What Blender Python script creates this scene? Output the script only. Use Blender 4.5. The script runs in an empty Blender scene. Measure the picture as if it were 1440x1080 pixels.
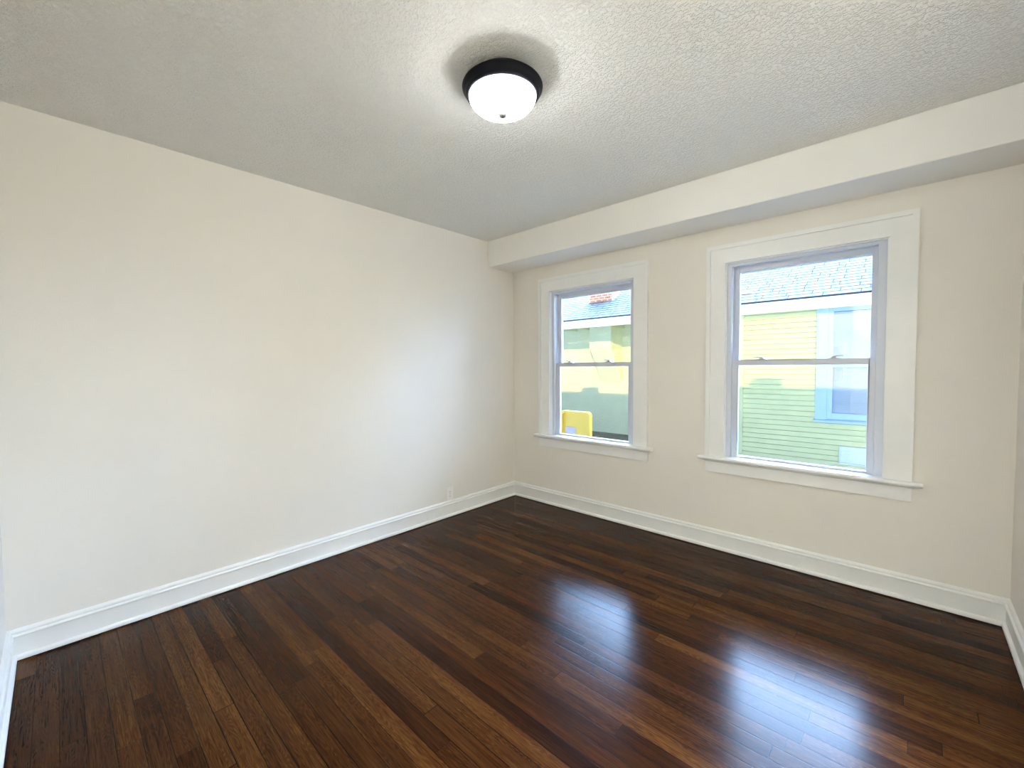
import bpy, bmesh, math, random
from mathutils import Matrix, Vector

# ------------------------------------------------------------------ camera, world, sun, exposure
sc = bpy.context.scene
COL = sc.collection
H, W, L = 2.44, 3.2547, 3.2946              # ceiling height, room width (x), room depth (-y)
YAW, PITCH, ROLL = 0.7507, -0.0397, -0.0085
fw = Vector((-math.sin(YAW) * math.cos(PITCH), math.cos(YAW) * math.cos(PITCH), math.sin(PITCH)))
rt = Vector((math.cos(YAW), math.sin(YAW), 0))
up = rt.cross(fw)
r2 = rt * math.cos(ROLL) + up * math.sin(ROLL)
u2 = -rt * math.sin(ROLL) + up * math.cos(ROLL)
cd = bpy.data.cameras.new('camera')
cam = bpy.data.objects.new('camera', cd)
COL.objects.link(cam)
cd.sensor_fit = 'HORIZONTAL'
cd.sensor_width = 36.0
cd.lens = 598.88 * 36.0 / 1440.0
cd.clip_start = 0.02
cd.clip_end = 300
cam.matrix_world = Matrix(((r2.x, u2.x, -fw.x, 2.8746), (r2.y, u2.y, -fw.y, -3.1098), (r2.z, u2.z, -fw.z, 1.2802), (0, 0, 0, 1)))
sc.camera = cam

SUN_TAN = 0.235                             # low winter sun, behind this house
SUN_AZ = -0.6                               # the sun stands a little to the right
SUN_E = 3.6
SKY_BACK = (0.42, 0.66, 1.0)                # sky over this house
SKY_BACK_S = 0.95
SKY_FRONT = (0.40, 0.62, 1.0)               # sky over the neighbouring house, raised to strengthen floor reflections
SKY_FRONT_S = 32.0
BOOST_S = 62.0                              # added sky glow, aimed to show in the floor's window reflections
LAMP = 50.0                                 # radiance of the ceiling lamp's glass dome
SIDE = 235.0                                # watts of the added fill lights in the unseen rooms
HALL = 170.0
EXPOSURE = 0.0

world = bpy.data.worlds.new('sky')
sc.world = world
world.use_nodes = True
wn = world.node_tree
wn.nodes.clear()
w_out = wn.nodes.new('ShaderNodeOutputWorld')
w_bg = wn.nodes.new('ShaderNodeBackground')
w_tc = wn.nodes.new('ShaderNodeTexCoord')
w_sep = wn.nodes.new('ShaderNodeSeparateXYZ')
w_rmp = wn.nodes.new('ShaderNodeMapRange')
w_rmp.inputs['From Min'].default_value = 0.02
w_rmp.inputs['From Max'].default_value = 0.45
w_mix = wn.nodes.new('ShaderNodeMix')
w_mix.data_type = 'RGBA'
w_mix.inputs['A'].default_value = tuple(c * SKY_BACK_S for c in SKY_BACK) + (1,)
w_mix.inputs['B'].default_value = tuple(c * SKY_FRONT_S for c in SKY_FRONT) + (1,)
wn.links.new(w_tc.outputs['Generated'], w_sep.inputs[0])
wn.links.new(w_sep.outputs['Y'], w_rmp.inputs['Value'])
wn.links.new(w_rmp.outputs[0], w_mix.inputs['Factor'])
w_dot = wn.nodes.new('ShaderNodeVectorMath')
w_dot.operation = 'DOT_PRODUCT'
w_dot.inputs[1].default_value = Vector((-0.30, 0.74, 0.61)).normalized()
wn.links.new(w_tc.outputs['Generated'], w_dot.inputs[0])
w_boost = wn.nodes.new('ShaderNodeMapRange')
w_boost.interpolation_type = 'SMOOTHSTEP'
w_boost.inputs['From Min'].default_value = 0.80
w_boost.inputs['From Max'].default_value = 0.97
wn.links.new(w_dot.outputs['Value'], w_boost.inputs['Value'])
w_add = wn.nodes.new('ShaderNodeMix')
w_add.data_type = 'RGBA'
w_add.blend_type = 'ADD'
w_add.inputs['B'].default_value = tuple(c * BOOST_S for c in SKY_FRONT) + (1,)
wn.links.new(w_boost.outputs[0], w_add.inputs['Factor'])
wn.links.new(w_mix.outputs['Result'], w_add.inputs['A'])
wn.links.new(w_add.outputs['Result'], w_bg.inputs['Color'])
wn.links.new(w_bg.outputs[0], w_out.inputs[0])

sd = bpy.data.lights.new('sun', 'SUN')
sd.energy = SUN_E
sd.color = (1.0, 0.83, 0.36)
sd.angle = math.radians(0.53)
sun = bpy.data.objects.new('sun', sd)
COL.objects.link(sun)
sun.location = (0, -20, 9)
sun.rotation_euler = Vector((SUN_AZ, 1, -SUN_TAN)).to_track_quat('-Z', 'Y').to_euler()

for px, py, en in ((W + 2.6, -1.75, SIDE), (2.75, -4.9, HALL)):
    ld = bpy.data.lights.new('added_fill_light', 'AREA')
    ld.shape = 'DISK'
    ld.size = 0.5
    ld.energy = en
    ld.color = (0.92, 0.97, 1.0)
    lo = bpy.data.objects.new('added_fill_light', ld)
    COL.objects.link(lo)
    lo.location = (px, py, 1.75)
    lo.rotation_euler = (math.pi, 0, 0)     # added fill lights without fixtures, aimed up at the ceiling there

vs = sc.view_settings
vs.view_transform = 'Standard'
vs.look = 'None'
vs.gamma = 1.0
vs.exposure = EXPOSURE
vs.use_curve_mapping = False
sc.cycles.diffuse_bounces = 10
sc.cycles.max_bounces = 16
sc.cycles.transparent_max_bounces = 16
sc.cycles.sample_clamp_indirect = 20

random.seed(7)


# ------------------------------------------------------------------ helpers
class MB:
    """collects shapes and links them as ONE mesh object"""

    def __init__(self):
        self.v, self.f = [], []

    def poly(self, pts, faces):
        o = len(self.v)
        self.v += [tuple(p) for p in pts]
        self.f += [tuple(i + o for i in f) for f in faces]
        return self

    def box(self, x0, x1, y0, y1, z0, z1):
        p = [(x, y, z) for z in (z0, z1) for y in (y0, y1) for x in (x0, x1)]
        return self.poly(p, [(0, 2, 3, 1), (4, 5, 7, 6), (0, 1, 5, 4), (2, 6, 7, 3), (0, 4, 6, 2), (1, 3, 7, 5)])

    def prism(self, prof, a, b, fn):
        """closed profile list, fn(p, t) -> xyz; t in (a, b)"""
        n = len(prof)
        pts = [fn(p, a) for p in prof] + [fn(p, b) for p in prof]
        fs = [(i, (i + 1) % n, n + (i + 1) % n, n + i) for i in range(n)]
        fs += [tuple(reversed(range(n))), tuple(range(n, 2 * n))]
        return self.poly(pts, fs)

    def lathe(self, prof, n=64, c=(0, 0, 0), rad=None):
        pts, fs = [], []
        for k in range(n):
            a = 2 * math.pi * k / n
            for i, (r, z) in enumerate(prof):
                q = r * (rad(k, i) if rad else 1)
                pts.append((c[0] + q * math.cos(a), c[1] + q * math.sin(a), c[2] + z))
        m = len(prof)
        for k in range(n):
            for i in range(m - 1):
                a, b = k * m + i, ((k + 1) % n) * m + i
                fs.append((a, b, b + 1, a + 1))
        return self.poly(pts, fs)

    def build(self, name, mat, parent=None, bevel=0, smooth=False, seg=2):
        me = bpy.data.meshes.new(name)
        me.from_pydata(self.v, [], self.f)
        bm = bmesh.new()
        bm.from_mesh(me)
        bmesh.ops.remove_doubles(bm, verts=bm.verts, dist=1e-6)
        bmesh.ops.recalc_face_normals(bm, faces=bm.faces)
        bm.to_mesh(me)
        bm.free()
        me.materials.append(mat)
        o = bpy.data.objects.new(name, me)
        COL.objects.link(o)
        if parent:
            o.parent = parent
        if smooth:
            for p in me.polygons:
                p.use_smooth = True
        if bevel:
            m = o.modifiers.new('bevel', 'BEVEL')
            m.width = bevel
            m.segments = seg
            m.limit_method = 'ANGLE'
        return o


def tag(o, label=None, cat=None, group=None, kind=None):
    if label: o['label'] = label
    if cat: o['category'] = cat
    if group: o['group'] = group
    if kind: o['kind'] = kind
    return o


def empty(name, loc=(0, 0, 0)):
    o = bpy.data.objects.new(name, None)
    o.empty_display_size = 0.1
    COL.objects.link(o)
    o.location = loc
    return o


def at(o, root):
    """part built in room coordinates, parented to a root that stands elsewhere"""
    o.parent = root
    o.matrix_parent_inverse = Matrix.Translation(-root.location)
    return o


class NT:
    """small node-tree writer"""

    def __init__(self, name):
        self.m = bpy.data.materials.new(name)
        self.m.use_nodes = True
        self.t = self.m.node_tree
        self.b = self.t.nodes['Principled BSDF']
        self.out = self.t.nodes['Material Output']

    def n(self, typ, **kw):
        nd = self.t.nodes.new('ShaderNode' + typ)
        for k, v in kw.items():
            setattr(nd, k, v)
        return nd

    def l(self, a, b):
        self.t.links.new(a, b)

    def math(self, op, a, b=None, c=None):
        nd = self.n('Math', operation=op)
        for i, x in enumerate((a, b, c)):
            if x is None: continue
            if isinstance(x, (int, float)): nd.inputs[i].default_value = x
            else: self.l(x, nd.inputs[i])
        return nd.outputs[0]

    def xyz(self, x, y, z):
        nd = self.n('CombineXYZ')
        for i, q in enumerate((x, y, z)):
            if isinstance(q, (int, float)): nd.inputs[i].default_value = q
            else: self.l(q, nd.inputs[i])
        return nd.outputs[0]

    def noise(self, vec, scale, detail=2, rough=0.5):
        nd = self.n('TexNoise')
        nd.inputs['Scale'].default_value = scale
        nd.inputs['Detail'].default_value = detail
        nd.inputs['Roughness'].default_value = rough
        self.l(vec, nd.inputs['Vector'])
        return nd.outputs['Fac']

    def ramp(self, fac, stops):
        nd = self.n('ValToRGB')
        e = nd.color_ramp.elements
        while len(e) < len(stops): e.new(0.5)
        for k, (p, c) in zip(e, stops):
            k.position = p
            k.color = tuple(c) + (1,) if len(c) == 3 else c
        self.l(fac, nd.inputs[0])
        return nd.outputs[0]

    def mix(self, f, a, b, mode='MIX'):
        nd = self.n('Mix', data_type='RGBA', blend_type=mode)
        for s, x in (('Factor', f), ('A', a), ('B', b)):
            if isinstance(x, (int, float)): nd.inputs[s].default_value = x
            elif isinstance(x, tuple): nd.inputs[s].default_value = x + (1,)
            else: self.l(x, nd.inputs[s])
        return nd.outputs['Result']

    def bump(self, h, strength, dist):
        nd = self.n('Bump')
        nd.inputs['Strength'].default_value = strength
        nd.inputs['Distance'].default_value = dist
        self.l(h, nd.inputs['Height'])
        self.l(nd.outputs[0], self.b.inputs['Normal'])

    def base(self, col, rough=0.5, spec=0.5, metal=0.0):
        if isinstance(col, tuple): self.b.inputs['Base Color'].default_value = col + (1,)
        else: self.l(col, self.b.inputs['Base Color'])
        self.b.inputs['Roughness'].default_value = rough
        self.b.inputs['Specular IOR Level'].default_value = spec
        self.b.inputs['Metallic'].default_value = metal
        return self

    def pos(self):
        return self.n('NewGeometry').outputs['Position']

    def obj(self):
        return self.n('TexCoord').outputs['Object']


def paint(name, col, rough=0.5, var=0.03, scale=6, bumps=0.0, bscale=180, bdist=0.002, spec=0.4, metal=0.0):
    t = NT(name)
    p = t.pos()
    f = t.noise(p, scale, 3)
    lo = tuple(c * (1 - var) for c in col)
    hi = tuple(min(1, c * (1 + var)) for c in col)
    t.base(t.ramp(f, [(0.3, lo), (0.7, hi)]), rough, spec, metal)
    if bumps:
        t.bump(t.noise(p, bscale, 3, 0.6), bumps, bdist)
    return t.m


# ------------------------------------------------------------------ materials
M = {}
M['wall'] = paint('wall_paint', (0.80, 0.758, 0.688), 0.55, 0.012, 3, 0.25, 130, 0.002, 0.3)
M['trim'] = paint('trim_paint', (0.84, 0.835, 0.805), 0.32, 0.015, 8, 0.06, 60, 0.002, 0.5)
M['vinyl'] = paint('white_vinyl', (0.64, 0.665, 0.72), 0.3, 0.01, 8, 0, spec=0.5)
M['lock'] = paint('sash_lock_metal', (0.42, 0.41, 0.40), 0.35, 0.05, 60, 0, metal=0.3)
M['bronze'] = paint('dark_bronze', (0.006, 0.006, 0.010), 0.4, 0.2, 30, 0, spec=0.12)
M['nickel'] = paint('brushed_nickel', (0.45, 0.44, 0.42), 0.3, 0.05, 60, 0, metal=0.8)
M['outlet'] = paint('outlet_plastic', (0.86, 0.84, 0.80), 0.35, 0.01, 30, 0)
M['slot'] = paint('outlet_slot_dark', (0.05, 0.05, 0.05), 0.6, 0.1, 30, 0)

# ceiling: knock-down texture
t = NT('ceiling_paint')
p = t.pos()
vor = t.noise(p, 85, 4, 0.55)
pl = t.ramp(vor, [(0.44, (0, 0, 0)), (0.58, (1, 1, 1))])
t.base(t.ramp(t.noise(p, 3, 2), [(0.3, (0.92, 0.905, 0.855)), (0.7, (0.935, 0.92, 0.87))]), 0.7, 0.2)
t.bump(pl, 0.9, 0.005)
M['ceiling'] = t.m

# oak strip floor
t = NT('dark_oak_strip_floor')
PW = 0.0655
sep = t.n('SeparateXYZ')
t.l(t.pos(), sep.inputs[0])
X, Yc = sep.outputs['X'], sep.outputs['Y']
yy = t.math('DIVIDE', Yc, PW)
row = t.math('FLOOR', yy)
fy = t.math('FRACT', yy)
wr = t.n('TexWhiteNoise', noise_dimensions='1D')
t.l(row, wr.inputs['W'])
sc3 = t.n('SeparateColor')
t.l(wr.outputs['Color'], sc3.inputs[0])
blen = t.math('MULTIPLY_ADD', sc3.outputs[0], 1.1, 0.75)
uu = t.math('DIVIDE', t.math('MULTIPLY_ADD', sc3.outputs[1], 9.0, X), blen)
bi = t.math('FLOOR', uu)
fu = t.math('FRACT', uu)
wb = t.n('TexWhiteNoise', noise_dimensions='2D')
t.l(t.xyz(row, bi, 0), wb.inputs['Vector'])
sb = t.n('SeparateColor')
t.l(wb.outputs['Color'], sb.inputs[0])
rv, rv2, rv3 = sb.outputs[0], sb.outputs[1], sb.outputs[2]
off = t.math('MULTIPLY', rv2, 37.0)
gx = t.math('ADD', X, off)
fine = t.noise(t.xyz(t.math('MULTIPLY', gx, 5.0), t.math('MULTIPLY', Yc, 190.0), off), 1.0, 3, 0.6)
broad = t.noise(t.xyz(t.math('MULTIPLY', gx, 1.6), t.math('MULTIPLY', Yc, 22.0), off), 1.0, 3, 0.55)
# cathedral figure: nested arches along the board
arch = t.math('ADD', t.math('MULTIPLY', gx, 1.1), t.math('MULTIPLY', t.noise(t.xyz(t.math('MULTIPLY', gx, 2.2), t.math('MULTIPLY', Yc, 26.0), off), 1.0, 2), 2.6))
ring = t.math('SINE', t.math('MULTIPLY', arch, 60.0))
ring = t.math('MULTIPLY_ADD', ring, 0.5, 0.5)
figure = t.math('MULTIPLY', ring, t.math('GREATER_THAN', rv3, 0.35))
tone = t.math('MULTIPLY_ADD', rv, 0.42, 0.32)
tone = t.math('MULTIPLY_ADD', t.math('SUBTRACT', broad, 0.5), 0.65, tone)
tone = t.math('MULTIPLY_ADD', t.math('SUBTRACT', fine, 0.5), 0.75, tone)
tone = t.math('MULTIPLY_ADD', t.math('SUBTRACT', figure, 0.3), 0.22, tone)
pore = t.noise(t.xyz(t.math('MULTIPLY', gx, 11.0), t.math('MULTIPLY', Yc, 420.0), off), 1.0, 2, 0.5)
tone = t.math('SUBTRACT', tone, t.math('MULTIPLY', t.math('GREATER_THAN', pore, 0.56), 0.16))
colr = t.ramp(tone, [(0.12, (0.0125, 0.0034, 0.0009)), (0.42, (0.034, 0.0098, 0.0022)), (0.68, (0.058, 0.0192, 0.0045)), (1.0, (0.115, 0.044, 0.012))])
dy_ = t.math('MULTIPLY', t.math('MINIMUM', fy, t.math('SUBTRACT', 1.0, fy)), PW)
dx_ = t.math('MULTIPLY', t.math('MINIMUM', fu, t.math('SUBTRACT', 1.0, fu)), blen)
de = t.math('MINIMUM', dy_, dx_)
gapw = t.math('MULTIPLY_ADD', sc3.outputs[2], 0.0011, 0.0005)
gap = t.math('LESS_THAN', de, gapw)
colr = t.mix(gap, colr, (0.003, 0.0016, 0.001))
t.base(colr, 0.2, 0.07)
rough = t.math('MULTIPLY_ADD', fine, 0.12, 0.15)
t.l(rough, t.b.inputs['Roughness'])
edge = t.math('MINIMUM', t.math('DIVIDE', de, 0.004), 1.0)
hgt = t.math('ADD', t.math('MULTIPLY', edge, 0.55), t.math('MULTIPLY', fine, 0.16))
hgt = t.math('ADD', hgt, t.math('MULTIPLY', t.math('MULTIPLY', figure, 1.0), 0.05))
hgt = t.math('ADD', hgt, t.math('MULTIPLY', broad, 0.35))
t.bump(hgt, 0.22, 0.0010)
M['floor'] = t.m

# clear window glass
t = NT('window_glass')
tr = t.n('BsdfTransparent')
tr.inputs[0].default_value = (0.965, 0.98, 0.985, 1)
gl = t.n('BsdfGlossy')
gl.inputs['Roughness'].default_value = 0.02
fr = t.n('Fresnel')
fr.inputs['IOR'].default_value = 1.45
ms = t.n('MixShader')
t.l(fr.outputs[0], ms.inputs[0])
t.l(tr.outputs[0], ms.inputs[1])
t.l(gl.outputs[0], ms.inputs[2])
t.l(ms.outputs[0], t.out.inputs['Surface'])
M['glass'] = t.m

# ribbed frosted lamp glass, lit from inside
t = NT('lit_ribbed_lamp_glass')
t.base((0.85, 0.87, 0.92), 0.12, 0.5)
t.b.inputs['Emission Color'].default_value = (0.97, 0.985, 1.0, 1)
t.b.inputs['Emission Strength'].default_value = LAMP
M['lamp_glass'] = t.m

# outside
M['clapboard'] = paint('yellow_green_siding_paint', (0.80, 0.75, 0.38), 0.6, 0.04, 4, 0.1, 40, 0.002, 0.2)
M['house_trim'] = paint('pale_grey_house_trim', (0.52, 0.65, 0.95), 0.5, 0.02, 5, 0, spec=0.3)
M['gutter'] = paint('white_gutter', (0.82, 0.83, 0.84), 0.4, 0.02, 5, 0, spec=0.4)
M['blind'] = paint('white_blind_slats', (0.60, 0.62, 0.64), 0.5, 0.02, 10, 0, spec=0.3)
M['dark_room'] = paint('dim_interior', (0.05, 0.06, 0.07), 0.8, 0.1, 4, 0)
M['vent'] = paint('reflection_white', (0.88, 0.88, 0.90), 0.5, 0.02, 10, 0)  # pale tone of a reflection in the pane, given to a panel
M['ground'] = paint('packed_gravel_ground', (0.20, 0.19, 0.16), 0.9, 0.25, 5, 0.5, 40, 0.02, 0.1)
M['own_roof'] = paint('own_roof_shingle', (0.16, 0.16, 0.17), 0.9, 0.2, 10, 0.3, 40, 0.01, 0.1)
M['bin'] = paint('yellow_plastic', (0.86, 0.52, 0.06), 0.4, 0.03, 6, 0, spec=0.4)
M['bin_label'] = paint('lavender_grey_label', (0.56, 0.45, 0.46), 0.5, 0.04, 8, 0)

t = NT('painted_stucco')
p = t.pos()
f = t.noise(p, 2.4, 4, 0.6)
spk = t.ramp(t.noise(p, 16.0, 2, 0.4), [(0.245, (1, 1, 1)), (0.27, (0, 0, 0))])
c = t.ramp(f, [(0.3, (0.84, 0.81, 0.49)), (0.7, (0.90, 0.87, 0.55))])
c = t.mix(spk, c, (0.60, 0.56, 0.34))
t.base(c, 0.8, 0.2)
t.bump(t.noise(p, 14, 5, 0.65), 0.8, 0.03)
M['stucco'] = t.m

t = NT('grey_shingles')
br = t.n('TexBrick')
br.offset = 0.37
br.offset_frequency = 2
br.squash = 1.3
br.squash_frequency = 3
t.l(t.obj(), br.inputs['Vector'])
for k, v in (('Color1', (0.25, 0.31, 0.39, 1)), ('Color2', (0.35, 0.42, 0.50, 1)), ('Mortar', (0.05, 0.06, 0.09, 1))):
    br.inputs[k].default_value = v
for k, v in (('Scale', 1.0), ('Mortar Size', 0.015), ('Mortar Smooth', 0.3), ('Bias', 0.0), ('Brick Width', 0.46), ('Row Height', 0.18)):
    br.inputs[k].default_value = v
gr = t.noise(t.obj(), 45, 3, 0.7)
c = t.mix(0.35, br.outputs['Color'], t.ramp(gr, [(0.3, (0.2, 0.24, 0.3)), (0.7, (0.6, 0.66, 0.72))]), 'MULTIPLY')
t.base(c, 0.9, 0.15)
M['shingle'] = t.m

t = NT('red_chimney_brick')
br = t.n('TexBrick')
mp = t.n('Mapping')
mp.inputs['Rotation'].default_value = (math.pi / 2, 0, 0)
t.l(t.pos(), mp.inputs['Vector'])
t.l(mp.outputs[0], br.inputs['Vector'])
for k, v in (('Color1', (0.52, 0.17, 0.12, 1)), ('Color2', (0.66, 0.30, 0.22, 1)), ('Mortar', (0.75, 0.68, 0.62, 1))):
    br.inputs[k].default_value = v
for k, v in (('Scale', 1.0), ('Mortar Size', 0.012), ('Brick Width', 0.21), ('Row Height', 0.075)):
    br.inputs[k].default_value = v
t.base(br.outputs['Color'], 0.9, 0.2)
M['brick'] = t.m

# ------------------------------------------------------------------ room shell
T = 0.16                                    # outer wall thickness
WINS = [dict(x0=0.462, x1=1.288), dict(x0=1.962, x1=2.776)]
ZB, ZT = 0.652, 1.961                       # stool top, head of the opening


def structure(name, mb, mat, label, cat, **kw):
    return tag(mb.build(name, mat, **kw), label, cat, kind='structure')


m = MB().box(-T, W + T, -L - T, T, -0.12, 0.0)
structure('floor', m, M['floor'], 'dark brown oak strip floor with glossy finish', 'floor')
m = MB().box(-T, W + T, -L - T, T, H, H + 0.08)
structure('ceiling', m, M['ceiling'], 'off white ceiling with knock down texture', 'ceiling')
structure('wall_left', MB().box(-T, 0, -L - T, T, 0, H), M['wall'], 'plain cream wall on the left without windows', 'wall')
OY0, OY1, OZ = -3.20, -1.15, 2.08           # added opening in the right wall, out of view, lets fill light in
m = MB().box(W, W + T, -L - T, OY0, 0, H).box(W, W + T, OY1, T, 0, H).box(W, W + T, OY0, OY1, OZ, H)
structure('wall_right', m, M['wall'], 'cream wall sliver at the right edge beside the large window wall', 'wall')
DX0, DX1 = 2.36, 3.12                        # added doorway behind the camera, lets fill light onto the window wall
m = MB().box(0, DX0, -L - T, -L, 0, H).box(DX1, W, -L - T, -L, 0, H).box(DX0, DX1, -L - T, -L, OZ, H)
structure('wall_front', m, M['wall'], 'cream wall sliver at the left edge beside the camera', 'wall')
# window wall with two openings
xs = [0.0]
for w in WINS: xs += [w['x0'] - 0.012, w['x1'] + 0.012]
xs.append(W)
zs = [0.0, ZB - 0.02, ZT + 0.012, H]
m = MB()
for i in range(5):
    if i in (1, 3):
        m.box(xs[i], xs[i + 1], 0, T, zs[0], zs[1])
        m.box(xs[i], xs[i + 1], 0, T, zs[2], zs[3])
    else:
        m.box(xs[i], xs[i + 1], 0, T, 0, H)
wb_ = structure('wall_back', m, M['wall'], 'cream wall holding the two windows', 'wall')
M['own_siding'] = paint('own_house_siding', (0.16, 0.16, 0.17), 0.8, 0.05, 4)
wb_.data.materials.append(M['own_siding'])  # the outside of this wall
for p_ in wb_.data.polygons:
    if p_.center.y > T - 0.001: p_.material_index = 1
# boxed soffit over the windows
m = MB().box(0, W, -0.3423, 0, 2.2051, H)
structure('ceiling_soffit', m, paint('soffit_paint', (0.84, 0.82, 0.765), 0.6, 0.012, 4, 0.2, 110, 0.002, 0.25),
          'off white boxed soffit running along the top of the window wall', 'soffit', bevel=0.006)

# baseboards: flat board, moulded cap and a quarter round shoe, mitred at the corners
BP = [(0, 0), (0.014, 0), (0.014, 0.006), (0.027, 0.006), (0.027, 0.013), (0.0255, 0.019), (0.021, 0.024), (0.014, 0.026),
      (0.014, 0.104), (0.019, 0.107), (0.020, 0.112), (0.017, 0.116), (0.0115, 0.119), (0.013, 0.124), (0.0125, 0.130), (0.008, 0.136), (0, 0.1395)]


def baseboard(name, o, d, n, length, label):
    """o start corner, d direction along the wall, n into the room"""
    m = MB()
    def fn(p, t):
        s = p[0] if t == 0 else length - p[0]
        return (o[0] + d[0] * s + n[0] * p[0], o[1] + d[1] * s + n[1] * p[0], p[1])
    m.prism(BP, 0, 1, fn)
    return structure(name, m, M['trim'], label, 'baseboard')


baseboard('baseboard_left', (0, -L), (0, 1), (1, 0), L, 'white moulded baseboard along the plain left wall')
baseboard('baseboard_back', (0, 0), (1, 0), (0, -1), W, 'white moulded baseboard under the two windows')
baseboard('baseboard_right', (W, 0), (0, -1), (-1, 0), -OY1, 'white moulded baseboard at the right edge')
baseboard('baseboard_front', (DX0, -L), (-1, 0), (0, 1), DX0, 'white moulded baseboard at the left edge')

# added unseen room past both openings, bounces the fill light in
AX0, AX1, AY0, AY1, HX = W + T, W + T + 3.5, -6.0, 0.0, 2.0
m = MB().box(AX0, AX1, AY0, AY1, -0.12, 0.0).box(HX, AX0, AY0, -L - T, -0.12, 0.0)
structure('floor_fill_room', m, paint('pale_bounce_floor', (0.74, 0.72, 0.68), 0.9, 0.03, 30), 'pale floor of the added unseen room', 'floor')
m = MB().box(AX0, AX1, AY0, AY1, H, H + 0.08).box(HX, AX0, AY0, -L - T, H, H + 0.08)
structure('ceiling_fill_room', m, M['ceiling'], 'ceiling of the added unseen room', 'ceiling')
m = MB().box(AX1, AX1 + 0.1, AY0, AY1, 0, H).box(HX, AX1, AY0 - 0.1, AY0, 0, H).box(AX0, AX1, AY1, AY1 + T, 0, H).box(HX - 0.1, HX, AY0, -L - T, 0, H)
structure('wall_fill_room', m, M['trim'], 'walls of the added unseen room', 'wall')

# ------------------------------------------------------------------ windows
def frame_mb(x0, x1, y0, y1, z0, z1, wl, wr, wb, wt):
    m = MB()
    m.box(x0, x0 + wl, y0, y1, z0, z1)
    m.box(x1 - wr, x1, y0, y1, z0, z1)
    m.box(x0 + wl, x1 - wr, y0, y1, z0, z0 + wb)
    m.box(x0 + wl, x1 - wr, y0, y1, z1 - wt, z1)
    return m


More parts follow.
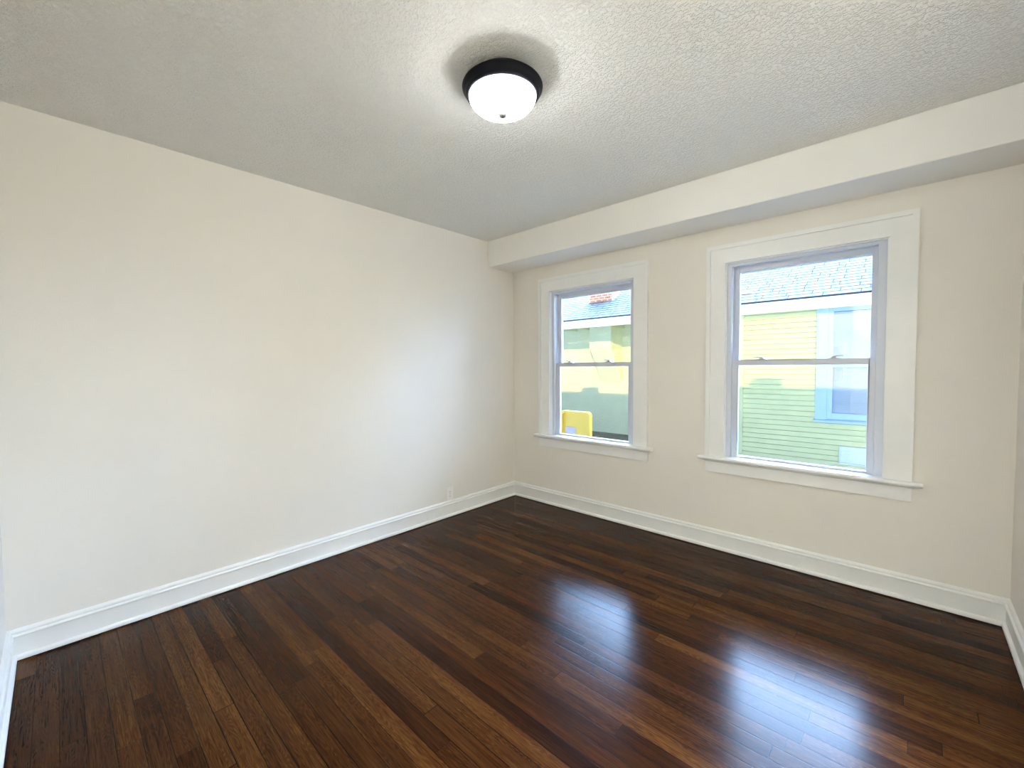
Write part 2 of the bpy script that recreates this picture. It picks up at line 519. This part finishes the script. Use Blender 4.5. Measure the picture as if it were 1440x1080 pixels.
def build_window(name, x0, x1, label, locks):
    root = empty(name, ((x0 + x1) / 2, 0, ZB))
    tag(root, label, 'window', 'double hung windows of the room', 'structure')
    cw = 0.122                              # casing width
    a, b = x0 - cw, x1 + cw
    ztop = ZT + cw + 0.003
    P = lambda o: at(o, root)
    # flat casing boards with a thin applied edge band
    for xa, xb, xo in ((a, x0 - 0.004, a), (x1 + 0.004, b, b - 0.026)):
        m = MB().box(xa, xb, -0.02, 0, ZB, ZT + 0.004)
        m.box(xo, xo + 0.026, -0.029, -0.02, ZB, ztop)
        P(m.build('side_casing', M['trim']))
    m = MB().box(a, b, -0.02, 0, ZT + 0.004, ztop)
    m.box(a + 0.026, b - 0.026, -0.029, -0.02, ztop - 0.026, ztop)
    m.box(x0 - 0.012, x1 + 0.012, -0.024, -0.02, ZT + 0.004, ZT + 0.012)
    P(m.build('head_casing', M['trim']))
    # stool with rounded nose and horns, cove underneath, apron
    m = MB()
    prof = [(0.06, -0.022), (0.06, 0.0), (-0.048, 0.0), (-0.054, -0.004), (-0.056, -0.011), (-0.054, -0.018), (-0.048, -0.022)]
    m.prism(prof, x0 - 0.012, x1 + 0.012, lambda p, t: (t, p[0], ZB + p[1]))
    prof2 = [(0.0, -0.022), (0.0, 0.0)] + prof[2:]
    m.prism(prof2, a - 0.042, x0 - 0.012, lambda p, t: (t, p[0], ZB + p[1]))
    m.prism(prof2, x1 + 0.012, b + 0.042, lambda p, t: (t, p[0], ZB + p[1]))
    P(m.build('stool', M['trim']))
    m = MB().box(a, b, -0.02, 0, 0.543, ZB - 0.036)
    cove = [(0, -0.022), (-0.036, -0.022), (-0.034, -0.028), (-0.028, -0.033), (-0.02, -0.036), (0, -0.036)]
    m.prism(cove, a, b + 0.012, lambda p, t: (t, p[0], ZB + p[1]))
    P(m.build('apron', M['trim'], bevel=0.0012))
    # jamb lining
    m = MB()
    m.box(x0 - 0.012, x0, 0.0, T, ZB, ZT)
    m.box(x1, x1 + 0.012, 0.0, T, ZB, ZT)
    m.box(x0 - 0.012, x1 + 0.012, 0.0, T, ZT, ZT + 0.012)
    P(m.build('jamb', M['trim']))
    # vinyl frame with stepped stops and tracks
    m = frame_mb(x0, x1, 0.026, 0.122, ZB - 0.02, ZT, 0.022, 0.033, 0.016, 0.013)
    for ya, yb, e in ((0.020, 0.042, 0.006), (0.078, 0.0845, 0.005), (0.1185, 0.124, 0.004)):
        m.box(x0, x0 + 0.022 + e, ya, yb, ZB, ZT)
        m.box(x1 - 0.033 - e, x1, ya, yb, ZB, ZT)
        m.box(x0 + 0.022, x1 - 0.033, ya, yb, ZT - 0.013 - e, ZT)
    P(m.build('frame', M['vinyl'], bevel=0.001))
    # sashes: the lower one runs inside, the upper one outside
    s0, s1 = x0 + 0.023, x1 - 0.034
    g0, g1 = s0 + 0.035, s1 - 0.034
    m = frame_mb(s0, s1, 0.044, 0.076, ZB - 0.004, 1.312, 0.035, 0.034, 0.016, 0.032)
    m.box(g0, g0 + 0.006, 0.050, 0.070, ZB + 0.012, 1.28)
    m.box(g1 - 0.006, g1, 0.050, 0.070, ZB + 0.012, 1.28)
    low = P(m.build('lower_sash', M['vinyl'], bevel=0.002))
    pn = MB().box(g0, g1, 0.058, 0.062, ZB + 0.010, 1.284).build('pane', M['glass'])
    at(pn, root)
    pn.parent = low
    pn.matrix_parent_inverse = Matrix.Identity(4)
    m = frame_mb(s0 + 0.002, s1 - 0.002, 0.086, 0.118, 1.280, ZT - 0.016, 0.033, 0.032, 0.030, 0.036)
    m.box(g0, g1, 0.094, 0.112, ZT - 0.058, ZT - 0.050)
    upp = P(m.build('upper_sash', M['vinyl'], bevel=0.002))
    pn = MB().box(g0 - 0.003, g1 + 0.003, 0.1, 0.104, 1.306, ZT - 0.048).build('pane', M['glass'])
    pn.parent = upp
    # cam locks on the meeting rail
    for lx, s in locks:
        m = MB()
        z = 1.312
        m.prism([(-0.036, 0), (0.036, 0), (0.030, 0.005), (0.014, 0.008), (0.010, 0.014), (-0.010, 0.014), (-0.014, 0.008), (-0.030, 0.005)], 0.046, 0.072,
                lambda p, q: (lx + p[0], q, z + p[1]))
        k = MB().prism([(-0.008, 0.014), (0.008, 0.014), (0.040, 0.019), (0.044, 0.017), (0.046, 0.022), (0.040, 0.025), (0.006, 0.020), (-0.008, 0.020)], 0.050, 0.062,
                       lambda p, q: (lx + s * p[0], q, z + p[1]))
        lk = m.build('sash_lock', M['lock'], bevel=0.0015)
        lk.parent = low
        lv = k.build('lever', M['lock'])
        # levers stay part of the lock body
        bm = bmesh.new()
        bm.from_mesh(lk.data)
        bm.from_mesh(lv.data)
        bm.to_mesh(lk.data)
        bm.free()
        bpy.data.objects.remove(lv)
        lk['label'] = 'grey cam lock on the meeting rail'
    return root


w = WINS[0]
build_window('window_1', w['x0'], w['x1'], 'smaller looking white double hung window near the room corner, yellow bin outside', [(0.640, -1), (1.035, -1)])
w = WINS[1]
build_window('window_2', w['x0'], w['x1'], 'larger looking white double hung window at right, yellow clapboard house outside', [(2.165, -1), (2.545, 1)])

# ------------------------------------------------------------------ ceiling lamp
lx, ly = 1.664, -1.853
lamp = empty('ceiling_lamp', (lx, ly, H))
tag(lamp, 'round flush mount ceiling lamp with dark bronze pan and ribbed glass dome', 'lamp')
prof = [(0.0, 0.0), (0.094, 0.0), (0.104, -0.006), (0.118, -0.016), (0.135, -0.027), (0.150, -0.037), (0.158, -0.044), (0.1605, -0.049), (0.1595, -0.054), (0.156, -0.060), (0.151, -0.0645),
        (0.1485, -0.067), (0.1475, -0.074), (0.144, -0.0795), (0.138, -0.083), (0.133, -0.083), (0.131, -0.079), (0.126, -0.018), (0.0, -0.016)]
MB().lathe(prof, 96).build('pan', M['bronze'], lamp, smooth=True)
# inner white reflector plate under the pan
MB().lathe([(0.0, -0.018), (0.119, -0.020), (0.1275, -0.077), (0.126, -0.077), (0.117, -0.022), (0.0, -0.020)], 64).build('reflector', M['vinyl'], lamp, smooth=True)
R0, D0 = 0.1325, 0.067
dome = []
for i in range(15):
    a = math.pi / 2 * i / 14
    dome.append((R0 * math.cos(a) ** 0.86 if i < 14 else 0.004, -0.080 - D0 * math.sin(a)))
d = MB().lathe(dome, 192, rad=lambda k, i: 1 + (0.010 if k % 2 else -0.010) * (1 if 0 < i < 13 else 0)).build('dome', M['lamp_glass'], lamp)
d['label'] = 'clear ribbed glass dome'
MB().lathe([(0.0, -0.141), (0.011, -0.143), (0.0175, -0.148), (0.0175, -0.153), (0.014, -0.159), (0.007, -0.163), (0.0, -0.164)], 32).build('finial', M['nickel'], lamp, smooth=True)
MB().lathe([(0.0, -0.022), (0.004, -0.023), (0.004, -0.142), (0.0, -0.143)], 12).build('stem', M['nickel'], lamp, smooth=True)

# ------------------------------------------------------------------ wall outlet
oy, oz = -0.829, 0.1955
outlet = empty('wall_outlet', (0, oy, oz))
tag(outlet, 'small white duplex outlet on the plain wall touching the baseboard', 'outlet')
at(MB().box(0, 0.006, oy - 0.036, oy + 0.036, oz - 0.055, oz + 0.058).build('cover_plate', M['outlet'], bevel=0.003), outlet)
for dz in (-0.0195, 0.0195):
    m = MB()
    n = 16
    pts = [(0.017 * math.cos(2 * math.pi * k / n), max(-0.0135, min(0.0135, 0.017 * math.sin(2 * math.pi * k / n)))) for k in range(n)]
    m.prism(pts, 0.004, 0.0075, lambda p, q: (q, oy + p[0], oz + dz + p[1]))
    rc = at(m.build('receptacle', M['outlet']), outlet)
    for k in (-1, 1):
        MB().box(0.006, 0.0078, oy + k * 0.0063 - 0.0011, oy + k * 0.0063 + 0.0011, oz + dz - 0.002, oz + dz + 0.006).build('slot', M['slot'], rc)
    MB().box(0.006, 0.0078, oy - 0.0022, oy + 0.0022, oz + dz - 0.0095, oz + dz - 0.006).build('slot', M['slot'], rc)
m = MB().lathe([(0.0, 0.0078), (0.003, 0.0075), (0.0034, 0.006)], 16)
m.v = [(z, oy + x, oz + y) for x, y, z in m.v]
at(m.build('screw', M['nickel']), outlet)

# ------------------------------------------------------------------ outside: ground, this house's roof
GZ = -0.95
m = MB().box(-40, 40, -40, 60, GZ - 0.3, GZ)
structure('ground', m, M['ground'], 'gravel yard between the two houses', 'ground')
# outside skirt below the floor of this house
m = MB().box(-T, W + T, T - 0.1, T, GZ, -0.12)
structure('wall_foundation', m, M['ground'], 'foundation of this house below the windows', 'wall')
own = M['own_siding']
for nm, xa, xb in (('wall_outer_left', -9.0, -T), ('wall_outer_right', W + T + 3.6, 14.0)):
    structure(nm, MB().box(xa, xb, -7.0, T, GZ, 2.50), own, 'rest of this house beside the room', 'wall')
structure('wall_outer_rear', MB().box(-T, 1.9, -7.0, -L - T, GZ, 2.50).box(1.9, W + T + 3.6, -7.0, -6.1, GZ, 2.50), own, 'rest of this house behind the room', 'wall')
# roof pitched away from the eave, with two square roof vents
RS = 0.225
m = MB()
e = (0.36, 2.524)
for s in (0,):
    prof = [(e[0], e[1] - 0.05), (e[0], e[1]), (-7.0, e[1] + RS * 7.36), (-14, e[1] + 0.1), (-14, e[1] - 0.05)]
    prof = [(e[0], e[1] - 0.001), (-7.0, e[1] + RS * 7.36), (-7.0, e[1] + RS * 7.36 - 0.06), (e[0], e[1] - 0.062)]
    m.prism(prof, -9.0, 14.0, lambda p, q: (q, p[0], p[1]))
structure('roof', m, M['own_roof'], 'low roof over this room', 'roof')
for vx, vw, yw in ((0.53, 0.44, 7.69), (-5.2, 0.46, 9.49)):
    vy = -1.2
    vx -= SUN_AZ * (yw - vy)
    zb = e[1] + RS * (e[0] - vy)
    zs_ = e[1] + SUN_TAN * (e[0] - vy)
    m = MB().box(vx - vw / 2, vx + vw / 2, vy - 0.2, vy + 0.2, zb - 0.08, zs_ + 0.15)
    tag(m.build('roof_vent', M['own_roof']), 'square vent on the roof of this house', 'vent', 'roof vents of this house', 'structure')

# ------------------------------------------------------------------ neighbouring house
NX0, NX1 = -11.0, 6.5
YC, YS, YB = 7.69, 9.49, 8.76               # clapboard plane, recessed stucco plane, chimney breast face
GY, GT, GB = 7.33, 2.617, 2.396             # gutter face and its top and bottom
house = empty('neighbor_house', (0, YC, GZ))
tag(house, 'yellow house with grey shingle roof and white gutter seen through both windows', 'house')
HP = lambda o: at(o, house)
CX = -0.043
# clapboards: sawtooth courses
EXP = 0.1105
m = MB()
z = 0.731 - EXP * 14
while z < 2.70:
    z1 = min(z + EXP, 2.72)
    spans = [(CX + 0.1, NX1)]
    if z1 > 0.10 and z < 2.55: spans = [(CX + 0.1, 1.50), (3.0, NX1)]
    for xa, xb in spans:
        m.prism([(YC - 0.008, z + 0.018), (YC + 0.05, z + 0.018), (YC + 0.05, z1), (YC + 0.008, z1)], xa, xb, lambda p, q: (q, p[0], p[1]))
    z += EXP
for xa, xb, za, zb in ((CX, 1.6, GZ, 2.72), (2.9, NX1, GZ, 2.72), (1.6, 2.9, GZ, 0.15), (1.6, 2.9, 2.5, 2.72)):
    m.box(xa, xb, YC + 0.05, YC + 0.2, za, zb)
cl = HP(m.build('clapboard_wall', M['clapboard']))
HP(MB().box(CX - 0.01, CX + 0.128, YC - 0.022, YC + 0.06, GZ, 2.75).build('corner_board', M['clapboard']))
# stucco wall, its return and the chimney breast
m = MB().box(NX0, CX + 0.2, YS, YS + 0.2, GZ, 3.2)
m.box(CX, CX + 0.2, YC + 0.2, YS, GZ, 3.0)
HP(m.build('stucco_wall', M['stucco']))
bp_ = [(YS + 0.05, 3.4), (YB, 3.4), (YB, 1.88), (YS, 0.75), (YS + 0.05, 0.75)]   # tapers back into the wall below
HP(MB().prism(bp_, -4.735, -3.961, lambda p, q: (q, p[0], p[1])).build('chimney_breast', M['stucco']))
# gutter: K profile, open back
gp = [(0.12, GT - 0.02), (0.12, GB + 0.01), (0.05, GB), (0.0 + 0.03, GB), (0.012, GB + 0.05), (0.012, GB + 0.09), (0.0, GB + 0.13), (0.0, GT), (0.012, GT), (0.012, GB + 0.13), (0.03, GB + 0.02), (0.11, GB + 0.02), (0.11, GT - 0.02)]
HP(MB().prism(gp, NX0, NX1, lambda p, q: (q, GY + p[0], p[1])).build('gutter', M['gutter']))
# rafter tails leave gaps under the roof edge
for k in range(29):
    rx = -10.6 + k * 0.61
    o = HP(MB().box(rx - 0.02, rx + 0.02, GY + 0.11, YS if rx < CX else YC + 0.1, GB + 0.12, GT + 0.055).build('rafter_tail', M['clapboard']))
# roof: local x along the eave, y up the slope
PIT = math.radians(28)
roof_l = 5.2
m = MB()
k = 0
yv = 0.0
while yv < roof_l:
    y1 = min(yv + 0.18, roof_l)
    m.poly([(NX0 - 0.3, yv, 0.011), (NX1 + 0.3, yv, 0.011), (NX1 + 0.3, y1, 0.006), (NX0 - 0.3, y1, 0.006), (NX0 - 0.3, yv, 0.0), (NX1 + 0.3, yv, 0.0)], [(0, 1, 2, 3), (4, 5, 1, 0)])
    yv = y1
m.box(NX0 - 0.3, NX1 + 0.3, 0.0, roof_l, -0.03, 0.0)
rf = m.build('roof', M['shingle'])
rf.parent = house
rf.location = Vector((0, GY + 0.065, GT + 0.035)) - house.location
rf.rotation_euler = (PIT, 0, 0)
m = MB().box(NX0 - 0.3, NX1 + 0.3, 0, roof_l, -0.06, 0.0)
bk = m.build('rear_roof', M['shingle'])
bk.parent = house
bk.location = Vector((0, GY + 0.065 + 2 * roof_l * math.cos(PIT), GT + 0.035)) - house.location
bk.rotation_euler = (PIT, 0, math.pi)
bk.location.x += NX0 + NX1 - 0.0
# brick chimney through the roof with pale flashing
cy_, cz_ = 8.62, 3.2
chm = HP(MB().box(-4.64, -3.83, cy_, cy_ + 0.75, 2.9, 5.4).build('chimney', M['brick']))
MB().box(-4.70, -3.78, cy_ + 0.05, cy_ + 0.8, 5.4, 5.5).build('chimney_cap', M['gutter'], chm)
m = MB()
m.box(-4.66, -4.64, cy_ - 0.02, cy_ + 0.4, 3.2, 3.50)
m.box(-3.83, -3.81, cy_ - 0.02, cy_ + 0.4, 3.2, 3.50)
m.box(-4.66, -3.81, cy_ - 0.03, cy_, 3.1, 3.29)
fl = m.build('flashing', M['gutter'], chm)

# its window: casing, sash, glass, slatted blind
nwin = HP(frame_mb(1.455, 3.05, YC - 0.03, YC + 0.02, 0.085, 2.60, 0.195, 0.195, 0.02, 0.16).build('window', M['house_trim'], bevel=0.004))
def NP(o):
    o.parent = nwin
    return o
NP(MB().prism([(-0.085, 0.09), (-0.085, 0.135), (0.02, 0.165), (0.02, 0.09)], 1.435, 3.07, lambda p, q: (q, YC + p[0], p[1])).build('window_sill', M['house_trim']))
NP(frame_mb(1.65, 2.855, YC - 0.012, YC + 0.03, 0.165, 1.27, 0.085, 0.085, 0.12, 0.05).build('lower_sash', M['house_trim'], bevel=0.003))
NP(frame_mb(1.65, 2.855, YC + 0.005, YC + 0.045, 1.24, 2.44, 0.085, 0.085, 0.05, 0.09).build('upper_sash', M['house_trim'], bevel=0.003))
NP(MB().box(1.73, 2.775, YC + 0.012, YC + 0.016, 0.27, 1.23).build('lower_pane', M['glass']))
NP(MB().box(1.73, 2.775, YC + 0.026, YC + 0.030, 1.28, 2.36).build('upper_pane', M['glass']))
m = MB()
z = 0.34
while z < 2.38:
    m.prism([(0.0, 0.0), (0.002, 0.001), (0.014, -0.037), (0.012, -0.038)], 1.70, 2.80, lambda p, q: (q, YC + 0.060 + p[0], z + p[1]))
    z += 0.0385
m.box(1.70, 2.80, YC + 0.060, YC + 0.082, 0.285, 0.310)
NP(m.build('blind', M['blind']))
NP(MB().box(1.6, 2.9, YC + 0.19, YC + 0.2, 0.1, 2.55).build('window_backing', M['dark_room']))
# added slatted panel, stands in for a bright reflection in the window pane
m = frame_mb(1.87, 2.36, YC - 0.03, YC + 0.01, -0.74, -0.375, 0.03, 0.03, 0.03, 0.03)
for k in range(4):
    zz = -0.70 + k * 0.08
    m.prism([(-0.025, zz), (-0.02, zz), (0.0, zz + 0.085), (-0.005, zz + 0.085)], 1.90, 2.33, lambda p, q: (q, YC + p[0], p[1]))
v = HP(m.build('pane_reflection_panel', M['vent']))
v['label'] = 'white louvered panel standing in for a reflection in the window pane'

# ------------------------------------------------------------------ yellow bin between the houses
def rrect(x0, x1, z0, z1, r, n=8):
    pts = []
    for cx, cz, a0 in ((x1 - r, z1 - r, 0), (x0 + r, z1 - r, 90)):
        for k in range(n + 1):
            a = math.radians(a0 + 90 * k / n)
            pts.append((cx + r * math.cos(a), cz + r * math.sin(a)))
    pts += [(x0, z0), (x1, z0)]
    return pts


BX0, BX1, BY, BT = -3.14, -2.325, 5.0, 0.255
bn = empty('plastic_bin', ((BX0 + BX1) / 2, BY + 0.3, GZ))
tag(bn, 'yellow plastic bin with rounded raised rim standing outside the window nearest the corner', 'bin')
m = MB()
outer = rrect(BX0, BX1, GZ, BT, 0.10)
inner = rrect(BX0 + 0.055, BX1 - 0.055, GZ + 0.055, BT - 0.055, 0.075)
n = len(outer)
rings = [[(x, BY + 0.10, z) for x, z in outer], [(x, BY + 0.012, z) for x, z in outer], [(x + (0.012 if x < -2.7 else -0.012), BY, z - 0.008) for x, z in outer],
         [(x, BY, z) for x, z in inner], [(x, BY + 0.065, z) for x, z in inner]]
pts = [p for r in rings for p in r]
fs = []
for a in range(len(rings) - 1):
    for i in range(n):
        j = (i + 1) % n
        fs.append((a * n + i, a * n + j, (a + 1) * n + j, (a + 1) * n + i))
fs += [tuple(range(n)), tuple((len(rings) - 1) * n + i for i in range(n))]
m.poly(pts, fs)
at(m.build('body', M['bin']), bn)
lb = at(MB().box(-3.02, -2.735, BY + 0.045, BY + 0.0655, -0.55, -0.125).build('label_plate', M['bin_label'], bevel=0.004), bn)
lb['label'] = 'lavender grey plate'
